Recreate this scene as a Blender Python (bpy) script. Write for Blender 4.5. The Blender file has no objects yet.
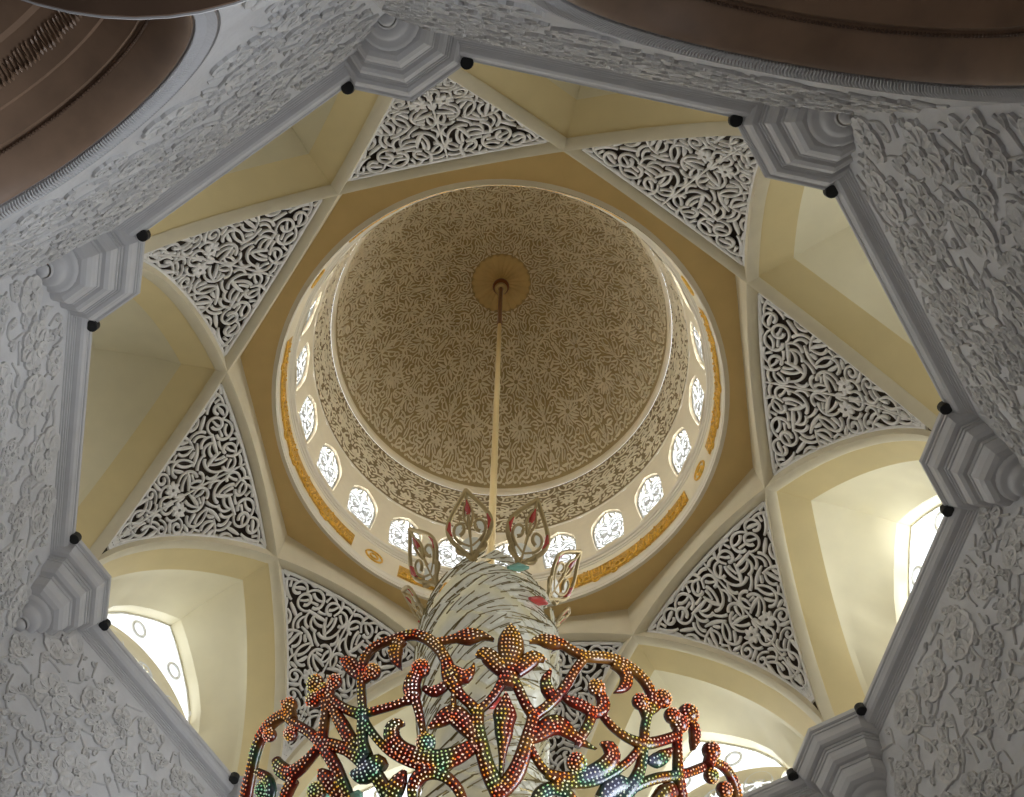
import bpy, math, random
import numpy as np
from math import sin, cos, pi, sqrt, radians, degrees, atan2
from mathutils import Vector, Matrix
S = bpy.context.scene
COL = S.collection

# ------------------------------------------------------------------ camera
F_PX, TA, TB = 1059.24, 0.3775, 0.0861
CAM = (-0.067, 10.008, 0.0)
def cam_axes():
    Rx = Matrix(((1,0,0),(0,cos(TA),-sin(TA)),(0,sin(TA),cos(TA))))
    Ry = Matrix(((cos(TB),0,sin(TB)),(0,1,0),(-sin(TB),0,cos(TB))))
    R = Ry @ Rx
    right = R @ Vector((-1,0,0)); up = R @ Vector((0,1,0)); look = R @ Vector((0,0,1))
    return right, up, look
RIGHT, UP, LOOK = cam_axes()
cd = bpy.data.cameras.new('camera'); cam = bpy.data.objects.new('camera', cd); COL.objects.link(cam)
M3 = Matrix((RIGHT, UP, -LOOK)).transposed()
cam.matrix_world = Matrix.Translation(CAM) @ M3.to_4x4()
cd.sensor_fit = 'HORIZONTAL'; cd.sensor_width = 36; cd.lens = F_PX/1024*36
cd.shift_x = 99.83/1024; cd.shift_y = 56.80/1024
cd.clip_end = 300
S.camera = cam

# ------------------------------------------------------------------ world / view
S.view_settings.view_transform = 'Standard'; S.view_settings.look = 'None'
S.view_settings.gamma = 1; S.view_settings.use_curve_mapping = False
S.view_settings.exposure = 0.10
try:
    S.cycles.use_denoising = True; S.cycles.max_bounces = 8; S.cycles.diffuse_bounces = 5
    S.cycles.caustics_reflective = False; S.cycles.caustics_refractive = False
    S.cycles.sample_clamp_indirect = 6
except Exception: pass
wd = bpy.data.worlds.new('sky'); S.world = wd; wd.use_nodes = True
nt = wd.node_tree; nt.nodes.clear()
o_ = nt.nodes.new('ShaderNodeOutputWorld'); b_ = nt.nodes.new('ShaderNodeBackground')
tc_ = nt.nodes.new('ShaderNodeTexCoord'); sx_ = nt.nodes.new('ShaderNodeSeparateXYZ')
rp_ = nt.nodes.new('ShaderNodeValToRGB'); mr_ = nt.nodes.new('ShaderNodeMapRange')
mr_.inputs[1].default_value = -1; mr_.inputs[2].default_value = 1
nt.links.new(tc_.outputs['Generated'], sx_.inputs[0]); nt.links.new(sx_.outputs[2], mr_.inputs[0])
nt.links.new(mr_.outputs[0], rp_.inputs[0]); nt.links.new(rp_.outputs[0], b_.inputs[0]); nt.links.new(b_.outputs[0], o_.inputs[0])
cr = rp_.color_ramp                    # below the horizon the pale stone floors and courts, above it the bright sky
cr.elements[0].position = 0.0; cr.elements[0].color = (.040,.038,.037,1)
cr.elements[1].position = 0.42; cr.elements[1].color = (.040,.039,.039,1)
e = cr.elements.new(0.47); e.color = (.05,.05,.05,1)
e = cr.elements.new(0.52); e.color = (.60,.64,.70,1)
e = cr.elements.new(0.62); e.color = (.95,.98,1,1)
b_.inputs[1].default_value = 1.5

def area(name, loc, target, sx, sy, power, color):
    l = bpy.data.lights.new(name, 'AREA'); l.shape = 'RECTANGLE'; l.size = sx; l.size_y = sy
    l.energy = power; l.color = color
    o = bpy.data.objects.new(name, l); COL.objects.link(o); o.location = loc
    o.rotation_euler = (Vector(target)-Vector(loc)).to_track_quat('-Z', 'Y').to_euler()
    return o
# unseen area lights added to brighten the walls: bluish low right, plus a weaker warm one
area('added_wall_fill', (-20, 2, 3), (8, 5, 17), 14, 9, 7600, (.83,.90,1))
area('added_wall_fill', (-6, 22, -2), (0, -4, 20), 12, 6, 350, (1,.93,.82))

# ------------------------------------------------------------------ frames of the octagon
PH = 3.73
def V(i):
    t = PH + i*pi/4
    return np.array([-cos(t), -sin(t)])
def NT(i):
    n = V(i+.5); return n, np.array([-n[1], n[0]])
def W(i, u, n_, h):
    n, t = NT(i); p = n*n_ + t*u
    return (p[0], p[1], h)
C22, S22 = cos(pi/8), sin(pi/8)
def harc(s):                            # height of a semicircular rib at distance s from its springing
    return 20.8 + sqrt(max(0., 50-(7.071-s)**2))
def flare(h): return 9.75 + (19.4-h)*.096

# ------------------------------------------------------------------ helpers
def tag(o, label=None, cat=None, group=None, kind=None):
    if label: o['label'] = label
    if cat: o['category'] = cat
    if group: o['group'] = group
    if kind: o['kind'] = kind
    return o
def empty(name, loc, label, cat, group=None):
    o = bpy.data.objects.new(name, None); COL.objects.link(o); o.location = loc; o.empty_display_size = .2
    return tag(o, label, cat, group)
class MB:
    def __init__(s): s.v = []; s.f = []; s.m = []; s.mi = 0
    def add(s, vs, fs):
        b = len(s.v); s.v += [tuple(map(float, p)) for p in vs]
        s.f += [tuple(b+i for i in f) for f in fs]; s.m += [s.mi]*len(fs)
    def grid(s, rows, closed=False):
        n = len(rows[0]); vs = [p for r in rows for p in r]; fs = []
        for a in range(len(rows)-1):
            for b in range(n-1 if not closed else n):
                c = (b+1) % n; fs.append((a*n+b, a*n+c, (a+1)*n+c, (a+1)*n+b))
        s.add(vs, fs)
    def box(s, c, ax, ay, az):
        c, ax, ay, az = map(np.array, (c, ax, ay, az))
        vs = [c+i*ax+j*ay+k*az for i in (-1,1) for j in (-1,1) for k in (-1,1)]
        s.add(vs, [(0,1,3,2),(4,6,7,5),(0,4,5,1),(2,3,7,6),(0,2,6,4),(1,5,7,3)])
    def sweep(s, prof, ring):           # prof list of (r,h); ring function(r,h)-> closed loop of points
        s.grid([ring(r, h) for r, h in prof], closed=True)
    def tube(s, pts, rad, n=8, cap=True):
        pts = [np.array(p, float) for p in pts]; rows = []
        for i, p in enumerate(pts):
            a = pts[min(i+1, len(pts)-1)]-pts[max(i-1, 0)]; a = a/(np.linalg.norm(a)+1e-9)
            ref = np.array([0,0,1.]) if abs(a[2]) < .9 else np.array([1.,0,0])
            x = np.cross(a, ref); x /= np.linalg.norm(x); y = np.cross(a, x)
            r = rad[i] if hasattr(rad, '__len__') else rad
            rows.append([p + r*(cos(t)*x+sin(t)*y) for t in np.linspace(0, 2*pi, n, endpoint=False)])
        s.grid(rows, closed=True)
        if cap:
            s.add(rows[0], [tuple(range(n))]); s.add(rows[-1], [tuple(reversed(range(n)))])
    def ball(s, c, r, nu=10, nv=6, sc=(1,1,1)):
        rows = []
        for j in range(nv+1):
            th = pi*j/nv
            rows.append([(c[0]+r*sc[0]*sin(th)*cos(a), c[1]+r*sc[1]*sin(th)*sin(a), c[2]+r*sc[2]*cos(th)) for a in np.linspace(0, 2*pi, nu, endpoint=False)])
        s.grid(rows, closed=True)
    def build(s, name, mats, parent=None, smooth=False, origin=None):
        me = bpy.data.meshes.new(name)
        vs = s.v
        if parent is not None and origin is None: origin = tuple(parent.location)
        org = origin or (0,0,0)
        if origin: vs = [(x-org[0], y-org[1], z-org[2]) for x, y, z in vs]
        me.from_pydata(vs, [], s.f)
        if not isinstance(mats, (list, tuple)): mats = [mats]
        for m in mats: me.materials.append(m)
        if len(mats) > 1: me.polygons.foreach_set('material_index', s.m)
        if smooth: me.polygons.foreach_set('use_smooth', [True]*len(s.f))
        me.update()
        o = bpy.data.objects.new(name, me); COL.objects.link(o)
        if parent is not None: o.parent = parent
        elif origin: o.location = org
        return o
def smooth_by_angle(o, a=40):
    me = o.data; me.polygons.foreach_set('use_smooth', [True]*len(me.polygons))
    try: me.set_sharp_from_angle(angle=radians(a))
    except Exception: pass
def copy_tree(o, parent=None):
    c = o.copy(); COL.objects.link(c); c.parent = parent
    for ch in [x for x in CHILD.get(o.name, [])]: copy_tree(ch, c)
    return c
CHILD = {}
def kids(o):
    return [x for x in COL.objects if x.parent == o]

# ------------------------------------------------------------------ materials
def mat(name, col, rough=.6, metal=0., var=0., vscale=3., bump=0., bscale=20., spec=.4, emit=None, trans=0., col2=None):
    m = bpy.data.materials.new(name); m.use_nodes = True; n = m.node_tree; P = n.nodes['Principled BSDF']
    P.inputs['Base Color'].default_value = (*col, 1); P.inputs['Roughness'].default_value = rough
    P.inputs['Metallic'].default_value = metal; P.inputs['Specular IOR Level'].default_value = spec
    P.inputs['Transmission Weight'].default_value = trans
    tc = n.nodes.new('ShaderNodeTexCoord')
    if var > 0 or col2:
        no = n.nodes.new('ShaderNodeTexNoise'); no.inputs['Scale'].default_value = vscale; no.inputs['Detail'].default_value = 5
        mx = n.nodes.new('ShaderNodeMixRGB'); mx.inputs[1].default_value = (*col, 1)
        c2 = col2 or tuple(c*(1-var) for c in col); mx.inputs[2].default_value = (*c2, 1)
        rr = n.nodes.new('ShaderNodeMapRange'); rr.inputs[1].default_value = .35; rr.inputs[2].default_value = .65
        n.links.new(tc.outputs['Object'], no.inputs['Vector']); n.links.new(no.outputs[0], rr.inputs[0])
        n.links.new(rr.outputs[0], mx.inputs[0]); n.links.new(mx.outputs[0], P.inputs['Base Color'])
    if bump > 0:
        nb = n.nodes.new('ShaderNodeTexNoise'); nb.inputs['Scale'].default_value = bscale; nb.inputs['Detail'].default_value = 4
        bu = n.nodes.new('ShaderNodeBump'); bu.inputs['Strength'].default_value = bump; bu.inputs['Distance'].default_value = .05
        n.links.new(tc.outputs['Object'], nb.inputs['Vector']); n.links.new(nb.outputs[0], bu.inputs['Height']); n.links.new(bu.outputs[0], P.inputs['Normal'])
    if emit:
        P.inputs['Emission Color'].default_value = (*emit[0], 1); P.inputs['Emission Strength'].default_value = emit[1]
    return m
M_marble = mat('white_marble', (.60,.59,.59), .55, var=.14, vscale=1.2, bump=.25, bscale=9)
M_carve = mat('carved_marble', (.62,.60,.58), .55, var=.16, vscale=2.0, bump=.3, bscale=14)
M_cornice = mat('grey_stone_moulding', (.56,.545,.54), .5, var=.06, vscale=2)
M_plaster = mat('cream_plaster', (.74,.60,.31), .6, var=.05, vscale=1.2)
M_splay = mat('pale_splay_plaster', (.75,.67,.45), .6, var=.05, vscale=1.2)
M_rib = mat('pale_rib_plaster', (.68,.60,.42), .6, var=.05, vscale=2)
M_ochre = mat('ochre_plaster', (.68,.48,.20), .6, var=.06, vscale=1.5)
M_lat = mat('carved_screen_plaster', (.80,.77,.72), .6, var=.10, vscale=3)
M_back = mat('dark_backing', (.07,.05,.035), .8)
M_drum = mat('drum_plaster', (.78,.68,.48), .6, var=.04)
M_whitem = mat('white_moulding', (.74,.67,.53), .5)
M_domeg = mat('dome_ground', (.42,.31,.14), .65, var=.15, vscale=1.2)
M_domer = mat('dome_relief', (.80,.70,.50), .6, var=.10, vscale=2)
M_bandg = mat('band_ground', (.26,.19,.09), .65)
M_gold = mat('gold_leaf', (.95,.55,.08), .35, metal=.3, var=.3, vscale=8, bump=.4, bscale=30)
M_brass = mat('polished_brass', (.50,.37,.17), .35, metal=.7)
M_brassb = mat('bright_brass', (.86,.68,.34), .32, metal=.75)
M_bronze = mat('dark_bronze', (.25,.09,.04), .3, metal=.7)
M_brown = mat('shade_brown_soffit', (.26,.165,.105), .5, var=.25, vscale=1.5)  # brown base colour stands in for the shade under the arches
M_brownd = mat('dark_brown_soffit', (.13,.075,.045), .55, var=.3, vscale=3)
M_black = mat('black_metal', (.012,.012,.012), .5)
M_red = mat('red_lacquer', (.26,.025,.015), .22, spec=.6, col2=(.30,.09,.02), var=.1, vscale=2.2)
M_glass = mat('frosted_glass', (.84,.81,.66), .25, spec=.5, var=.14, vscale=4, emit=((1,.93,.72), .10))   # slight warm glow added to brighten the glass
M_glassr = mat('red_glass', (.65,.08,.06), .2, spec=.6)
M_glassg = mat('green_glass', (.25,.50,.36), .2, spec=.6)
M_wire = mat('gilt_wire', (.26,.20,.08), .35, metal=.6)
M_screen = mat('white_window_tracery', (.93,.93,.90), .5, emit=None)
M_court = mat('sunlit_court_plaster', (.92,.84,.62), .6)
def bead_mat():
    m = bpy.data.materials.new('crystal_beads'); m.use_nodes = True; n = m.node_tree; P = n.nodes['Principled BSDF']
    P.inputs['Roughness'].default_value = .15; P.inputs['Specular IOR Level'].default_value = .8
    tc = n.nodes.new('ShaderNodeTexCoord'); no = n.nodes.new('ShaderNodeTexNoise'); no.inputs['Scale'].default_value = 1.9; no.inputs['Detail'].default_value = 2.5
    rp = n.nodes.new('ShaderNodeValToRGB'); c = rp.color_ramp
    c.elements[0].position = .28; c.elements[0].color = (.75,.78,.95,1)
    c.elements[1].position = .72; c.elements[1].color = (.95,.50,.06,1)
    for p, k in ((.36,(.25,.65,.35,1)),(.42,(.72,.66,.12,1)),(.475,(1,.42,.03,1)),(.53,(.9,.07,.015,1)),(.60,(1,.24,.03,1))):
        e = c.elements.new(p); e.color = k
    gz = n.nodes.new('ShaderNodeSeparateXYZ'); mz = n.nodes.new('ShaderNodeMapRange'); az_ = n.nodes.new('ShaderNodeMath')
    mz.inputs[1].default_value = 1.2; mz.inputs[2].default_value = 2.4; mz.inputs[3].default_value = -.03; mz.inputs[4].default_value = .10
    n.links.new(tc.outputs['Object'], no.inputs['Vector']); n.links.new(tc.outputs['Object'], gz.inputs[0]); n.links.new(gz.outputs[2], mz.inputs[0])
    n.links.new(no.outputs[0], az_.inputs[0]); n.links.new(mz.outputs[0], az_.inputs[1]); n.links.new(az_.outputs[0], rp.inputs[0])
    mx = n.nodes.new('ShaderNodeMixRGB'); mx.inputs[0].default_value = .38; mx.inputs[2].default_value = (1,.95,.75,1)
    vo = n.nodes.new('ShaderNodeTexVoronoi'); vo.inputs['Scale'].default_value = 22; sp = n.nodes.new('ShaderNodeSeparateColor'); m2 = n.nodes.new('ShaderNodeMapRange')
    m2.inputs[1].default_value = .35; m2.inputs[2].default_value = .95; m2.inputs[3].default_value = .0; m2.inputs[4].default_value = .75  # random whitening paints a glint onto some beads
    n.links.new(tc.outputs['Object'], vo.inputs['Vector']); n.links.new(vo.outputs['Color'], sp.inputs[0]); n.links.new(sp.outputs[0], m2.inputs[0]); n.links.new(m2.outputs[0], mx.inputs[0])
    n.links.new(rp.outputs[0], mx.inputs[1])
    n.links.new(mx.outputs[0], P.inputs['Base Color']); n.links.new(mx.outputs[0], P.inputs['Emission Color'])
    P.inputs['Emission Strength'].default_value = .50       # glow added so the beads sparkle
    return m
M_bead = bead_mat()
def scroll_mat():
    m = bpy.data.materials.new('enamelled_scroll'); m.use_nodes = True; n = m.node_tree; P = n.nodes['Principled BSDF']
    P.inputs['Roughness'].default_value = .25; P.inputs['Specular IOR Level'].default_value = .6
    tc = n.nodes.new('ShaderNodeTexCoord'); no = n.nodes.new('ShaderNodeTexNoise'); no.inputs['Scale'].default_value = 1.9; no.inputs['Detail'].default_value = 2.5
    rp = n.nodes.new('ShaderNodeValToRGB'); c = rp.color_ramp
    c.elements[0].position = .28; c.elements[0].color = (.09,.09,.14,1)
    c.elements[1].position = .72; c.elements[1].color = (.20,.08,.012,1)
    for p, k in ((.36,(.02,.06,.03,1)),(.42,(.08,.06,.01,1)),(.475,(.15,.035,.005,1)),(.53,(.12,.007,.003,1)),(.60,(.13,.018,.005,1))):
        e = c.elements.new(p); e.color = k
    gz = n.nodes.new('ShaderNodeSeparateXYZ'); mz = n.nodes.new('ShaderNodeMapRange'); az_ = n.nodes.new('ShaderNodeMath')
    mz.inputs[1].default_value = 1.2; mz.inputs[2].default_value = 2.4; mz.inputs[3].default_value = -.03; mz.inputs[4].default_value = .10
    n.links.new(tc.outputs['Object'], no.inputs['Vector']); n.links.new(tc.outputs['Object'], gz.inputs[0]); n.links.new(gz.outputs[2], mz.inputs[0])
    n.links.new(no.outputs[0], az_.inputs[0]); n.links.new(mz.outputs[0], az_.inputs[1]); n.links.new(az_.outputs[0], rp.inputs[0]); n.links.new(rp.outputs[0], P.inputs['Base Color'])
    return m
M_scroll = scroll_mat()

# ------------------------------------------------------------------ arabesque generator (vines, curls and leaves filling a flat field)
def arabesque(inside, bbox, w, gap, seed, n=2500, flowers=(), link=True):
    R = random.Random(seed); x0, y0, x1, y1 = bbox; res = w*.6
    nx, ny = int((x1-x0)/res)+3, int((y1-y0)/res)+3
    forb = np.zeros((nx, ny), bool); rad = 2*w+gap; k = int(rad/res)+1
    yy, xx = np.mgrid[-k:k+1, -k:k+1]; disc = (xx**2+yy**2)*res*res <= rad*rad
    def stamp(p):
        a, b = int((p[0]-x0)/res), int((p[1]-y0)/res)
        a0, a1, b0, b1 = max(a-k, 0), min(a+k+1, nx), max(b-k, 0), min(b+k+1, ny)
        if a1 > a0 and b1 > b0: forb[a0:a1, b0:b1] |= disc[a0-a+k:a1-a+k, b0-b+k:b1-b+k]
    def isf(x, y):
        a, b = int((x-x0)/res), int((y-y0)/res)
        return 0 <= a < nx and 0 <= b < ny and forb[a, b]
    out = []; free = None; mask = None
    def commit(pts, hw):
        out.append((pts, hw))
        for p in pts: stamp(p)
    for fx, fy, fr, nper in flowers:
        for q in range(nper):
            a = 2*pi*q/nper+.2
            pts = [(fx+(.18+.82*t)*fr*cos(a+.25*t), fy+(.18+.82*t)*fr*sin(a+.25*t)) for t in np.linspace(0, 1, 6)]
            if all(inside(*p) for p in pts): commit(pts, [w*1.5*(.35+sin(pi*min(1, .15+t*.85))) for t in np.linspace(0, 1, 6)])
    ds = w*.9
    for it in range(n):
        f = it/n; lmin = w*(9*(1-f)**1.3+1.2)
        ex = 0.; par = None
        if f > .45 and (free is None or it % 60 == 0):
            if mask is None: mask = np.array([[bool(inside(x0+(a+.5)*res, y0+(b+.5)*res)) for b in range(ny)] for a in range(nx)])
            free = np.argwhere(mask & ~forb)
            if len(free) == 0: break
        if f > .45 and R.random() < .8:
            a, b = (int(q) for q in free[R.randrange(len(free))]); x, y = x0+(a+.5)*res, y0+(b+.5)*res; th = R.uniform(0, 2*pi)
            if isf(x, y): continue
        elif out and R.random() < .88:
            pts, _ = out[R.randrange(len(out))]; j = R.randrange(len(pts)-1)
            x, y = pts[j]; th = atan2(pts[j+1][1]-y, pts[j+1][0]-x) + R.choice((-1, 1))*R.uniform(.6, 1.4); ex = rad*1.25
        else:
            x, y = R.uniform(x0, x1), R.uniform(y0, y1); th = R.uniform(0, 2*pi)
            if not inside(x, y) or isf(x, y): continue
        curl = R.random() < .55
        sg = R.choice((-1, 1)); kap = sg*R.uniform(.25, .7)/(5*w) if curl else sg*R.uniform(0, .5)/(6*w)
        grow = R.uniform(.02, .06) if curl else 0
        lm = w*(R.uniform(16, 42) if curl else R.uniform(6, 16)); pts = [(x, y)]; L = 0.; turn = 0.; hit = False
        while L < lm:
            th += kap*ds; turn += abs(kap*ds); kap *= 1+grow
            x += cos(th)*ds; y += sin(th)*ds; L += ds
            if not inside(x, y): break
            if L > ex and isf(x, y):
                hit = True; break
            if turn > 4 and len(pts) > 8:
                if any((x-a)**2+(y-b)**2 < (1.9*w+gap*.6)**2 for a, b in pts[:-7]): break
            pts.append((x, y))
            if turn > 8.5: break
        if L-ex < lmin: continue
        if hit and link:                         # run on until the stroke meets its neighbour
            for q in (1, 2): pts.append((pts[-1][0]+cos(th)*(w+gap)*.5, pts[-1][1]+sin(th)*(w+gap)*.5))
        if link and ex == 0 and len(pts) > 1:
            a = atan2(pts[0][1]-pts[1][1], pts[0][0]-pts[1][0]); e = (pts[0][0]+cos(a)*(w*1.6+gap), pts[0][1]+sin(a)*(w*1.6+gap))
            if inside(*e): pts.insert(0, e)
        if len(pts) < 3: continue
        N = len(pts)
        if curl: hw = [w*(.75+.45*(i/(N-1))) for i in range(N)]; hw[-1] = w*1.0
        else: hw = [w*(.55+.85*sin(pi*min(1, .1+.85*i/(N-1)))) for i in range(N)]
        commit(pts, hw)
    return out
def mirror(strokes): return strokes + [([(-x, y) for x, y in p], h) for p, h in strokes]
def ribbon(mb, pts, hw, mp, d0, d1, bevel=.35):
    n = len(pts); rows = []
    for i, (x, y) in enumerate(pts):
        a = pts[max(i-1, 0)]; b = pts[min(i+1, n-1)]; tx, ty = b[0]-a[0], b[1]-a[1]; l = sqrt(tx*tx+ty*ty)+1e-9
        px, py = -ty/l, tx/l; w = hw[i]; c = 1-bevel
        rows.append([mp(x-px*w, y-py*w, d0), mp(x-px*w, y-py*w, d0+(d1-d0)*.55), mp(x-px*w*c*.6, y-py*w*c*.6, d1), mp(x+px*w*c*.6, y+py*w*c*.6, d1), mp(x+px*w, y+py*w, d0+(d1-d0)*.55), mp(x+px*w, y+py*w, d0)])
    mb.grid(rows)
    mb.add(rows[-1], [(0,1,2,3,4,5)]); mb.add(rows[0], [(5,4,3,2,1,0)])

# ================================================================== SETTING
WHERE = ['upper left', 'top left of centre', 'top right of centre', 'upper right', 'lower right', 'bottom centre', 'lower left', 'left']
# position words for the eight wall sides i (between corner i and i+1) and the eight corners
SIDE = ['upper left', 'top', 'upper right', 'lower right', 'bottom right', 'bottom', 'lower left', 'left']
CORN = ['far left, upper', 'top left', 'top right', 'far right', 'bottom right', 'bottom, out of view below the chandelier', 'bottom left', 'far left, lower']

H_BOT = 8.0
def wall_plain(i):
    mb = MB()
    hs = [20.85, 16, 12, H_BOT]
    mb.grid([[W(i, u, flare(h), h) for u in np.linspace(-flare(h)*S22/C22, flare(h)*S22/C22, 9)] for h in hs])
    # the wall has thickness
    mb.grid([[W(i, u, flare(h)+.6, h) for u in np.linspace(-(flare(h)+.6)*S22/C22, (flare(h)+.6)*S22/C22, 3)] for h in (H_BOT, 22.0)])
    return mb
ARCH = {0: (0.1, 12.2, 3.0), 1: (1.2, 13.1, 3.1)}
def wall_arch(i):
    u0, hc, R = ARCH[i]; mb = MB(); N = 40
    R = R+.02
    def edge(h): return flare(h)*S22/C22
    inner, outer = [], []
    for k in range(N+1):
        a = pi*k/N; u = u0+R*cos(a); h = hc+R*sin(a); inner.append((u, h))
        # outer boundary point along the ray
        best = 99
        for s in np.linspace(R, 14, 400):
            uu, hh = u0+s*cos(a), hc+s*sin(a)
            if hh > 20.85 or abs(uu) > edge(hh): break
            best = (uu, hh)
        outer.append(best if best != 99 else (u, h))
    mb.grid([[W(i, u, flare(h), h) for u, h in inner], [W(i, (u+U)/2, flare((h+H)/2), (h+H)/2) for (u, h), (U, H) in zip(inner, outer)], [W(i, u, flare(h), h) for u, h in outer]])
    for sgn in (1, -1):                  # piers under the springing
        ua = u0+sgn*R
        mb.grid([[W(i, u, flare(h), h) for u in np.linspace(ua, sgn*edge(h), 4)] for h in (hc, 10, H_BOT)])
    # corner triangles (top corners)
    for sgn in (1, -1):
        U = [p for p in outer if (p[0]-u0)*sgn > 0]
    mb.add([W(i, sgn_*edge(20.85), flare(20.85), 20.85) for sgn_ in (1,)] , [])
    def corner(sgn):
        pts = [p for p in outer if (p[0])*sgn > 0]
        c = (sgn*edge(20.85), 20.85)
        pts = sorted(pts, key=lambda p: atan2(p[1]-hc, (p[0]-u0)*sgn))
        for a, b in zip(pts[:-1], pts[1:]):
            mb.add([W(i, a[0], flare(a[1]), a[1]), W(i, b[0], flare(b[1]), b[1]), W(i, c[0], flare(c[1]), c[1])], [(0,1,2)])
    corner(1); corner(-1)
    return mb
WN = ['wall_upper_left', 'wall_top', 'wall_upper_right', 'wall_right', 'wall_bottom_right', 'wall_bottom', 'wall_lower_left', 'wall_left']

# relief of flowers, leaves and vines on the wall faces
def petal(mb, c, th, L, wd, mp, d):
    o = []
    for q in range(10):
        t = q/10*2*pi; a = .5-.5*cos(t); x = L*a; y = wd*sin(t)*(1-.25*cos(t))
        o.append((c[0]+x*cos(th)-y*sin(th), c[1]+x*sin(th)+y*cos(th)))
    cx, cy = c[0]+.5*L*cos(th), c[1]+.5*L*sin(th)
    r1 = [(cx+(x-cx)*.84, cy+(y-cy)*.84) for x, y in o]; r2 = [(cx+(x-cx)*.45, cy+(y-cy)*.45) for x, y in o]
    mb.grid([[mp(x, y, 0) for x, y in o], [mp(x, y, d) for x, y in o], [mp(x, y, d) for x, y in r1], [mp(x, y, d*.30) for x, y in r2]], closed=True)
    mb.add([mp(x, y, d*.30) for x, y in r2]+[mp(cx, cy, d*.8)], [(q, (q+1) % 10, 10) for q in range(10)])
def relief(i, seed, arch):
    mp = lambda u, h, d: W(i, u, flare(h)-d, h)
    lo = 11.5
    def inside(u, h, m=.12):
        if h > 20.70-m or h < lo: return False
        if abs(u) > flare(h)*S22/C22-m: return False
        if arch and sqrt((u-arch[0])**2+(h-arch[1])**2) < arch[2]+.62: return False
        if arch and h < arch[1]: return False
        # keep clear of the corbels
        if h > 19.2 and abs(u) > flare(h)*S22/C22-.2-(h-19.2)*.75: return False
        return True
    R = random.Random(seed); mb = MB(); fl = []
    for _ in range(1600):
        u, h = R.uniform(-4.4, 4.4), R.uniform(lo, 20.5)
        r = R.uniform(.26, .60)
        if not inside(u, h, r*.8): continue
        if all((u-a)**2+(h-b)**2 > (r+c+.10)**2 for a, b, c in fl): fl.append((u, h, r))
    for u, h, r in fl:
        n = R.choice((5, 6, 8)); a0 = R.uniform(0, 6)
        for q in range(n):
            petal(mb, (u+.18*r*cos(a0+q*2*pi/n), h+.18*r*sin(a0+q*2*pi/n)), a0+q*2*pi/n, r*.85, r*.9*sin(pi/n)*1.0, mp, .055)
        petal(mb, (u-.16*r, h), 0, .32*r, .16*r, mp, .09)
    st = arabesque(lambda x, y: inside(x, y), (-4.4, lo, 4.4, 20.7), .026, .20, seed+1, n=1100, flowers=[])
    for pts, hw in st:
        ribbon(mb, pts, hw, mp, 0, .045)
        L = len(pts)
        for q in range(2, L-2, 5):
            if R.random() < .75:
                a = atan2(pts[q+1][1]-pts[q][1], pts[q+1][0]-pts[q][0])+R.choice((-.8, .8))
                l = R.uniform(.16, .34)
                e = (pts[q][0]+l*cos(a), pts[q][1]+l*sin(a))
                if inside(*e, m=.02): petal(mb, pts[q], a, l, l*.27, mp, .05)
    return mb
WALLS = []
for i in range(8):
    o = (wall_arch(i) if i in ARCH else wall_plain(i)).build(WN[i], M_marble)
    tag(o, kind='structure'); WALLS.append(o)
LREL = ['carved flower relief on the upper left wall above the near arch, seen edge-on', 'carved flower relief on the top wall above the wide arch, seen edge-on', 'carved relief of vines on the shadowed upper right wall', 'carved relief of leaves and flowers on the dim lower right wall', 'carved relief on the bottom right wall below the corner corbel', 'carved relief on the bottom wall behind the chandelier', 'carved flower relief on the lower left wall under the sloping cornice', 'carved vine relief on the pale left wall']
proto_rel = {}
for i in range(8):
    if i == 5: continue
    relief(i, 40+i, ARCH.get(i)).build('floral_relief', M_carve, WALLS[i])

# cornice: octagonal moulding
def octring(n_, h, off=0): return [(*(V(k)*n_/C22), h) for k in range(8)]
cprof = [(11.3,21.32),(9.27,21.30),(9.24,21.27),(9.24,21.17),(9.262,21.15),(9.275,21.15),(9.28,21.11),(9.30,21.08),(9.33,21.01),(9.38,20.96),(9.45,20.935),(9.475,20.93),(9.48,20.90),(9.505,20.895),(9.51,20.865),(9.545,20.855),(9.55,20.825),(9.585,20.815),(9.59,20.785),(9.63,20.77),(10.3,20.7)]
mb = MB(); mb.sweep(cprof, octring); o = mb.build('trim_1', M_cornice); tag(o, kind='structure')

# ------------------------------------------------------------------ corbels at the eight corners
def corbel_mb(i):
    v = V(i); c = v*10.50; mb = MB()
    prof = [(1.46,21.34),(1.50,21.30),(1.50,21.18),(1.46,21.15),(1.44,21.15),(1.44,21.09),(1.41,21.08),(1.385,21.0),(1.36,20.90),(1.31,20.82),(1.24,20.79),(1.20,20.79),(1.19,20.73),(1.16,20.73),(1.15,20.67),(1.12,20.66),(1.10,20.55),(1.06,20.45),(.98,20.39),(.90,20.38),(.885,20.31),(.86,20.30),(.845,20.20),(.81,20.08),(.74,19.98),(.64,19.93),(.56,19.92)]
    def ring(r, h): return [(c[0]+r*cos(a), c[1]+r*sin(a), h) for a in [atan2(-v[1], -v[0])+k*pi/4 for k in range(8)]]
    mb.sweep(prof, ring)
    return mb, c
def corbel_cup(c):
    mb = MB()
    prof = [(.60,20.0),(.55,19.92),(.53,19.86),(.48,19.82),(.40,19.80),(.37,19.76),(.36,19.68),(.30,19.60),(.20,19.57),(.17,19.52)]
    mb.sweep(prof, lambda r, h: [(c[0]+r*cos(a), c[1]+r*sin(a), h) for a in np.linspace(0, 2*pi, 24, endpoint=False)])
    return mb
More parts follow.
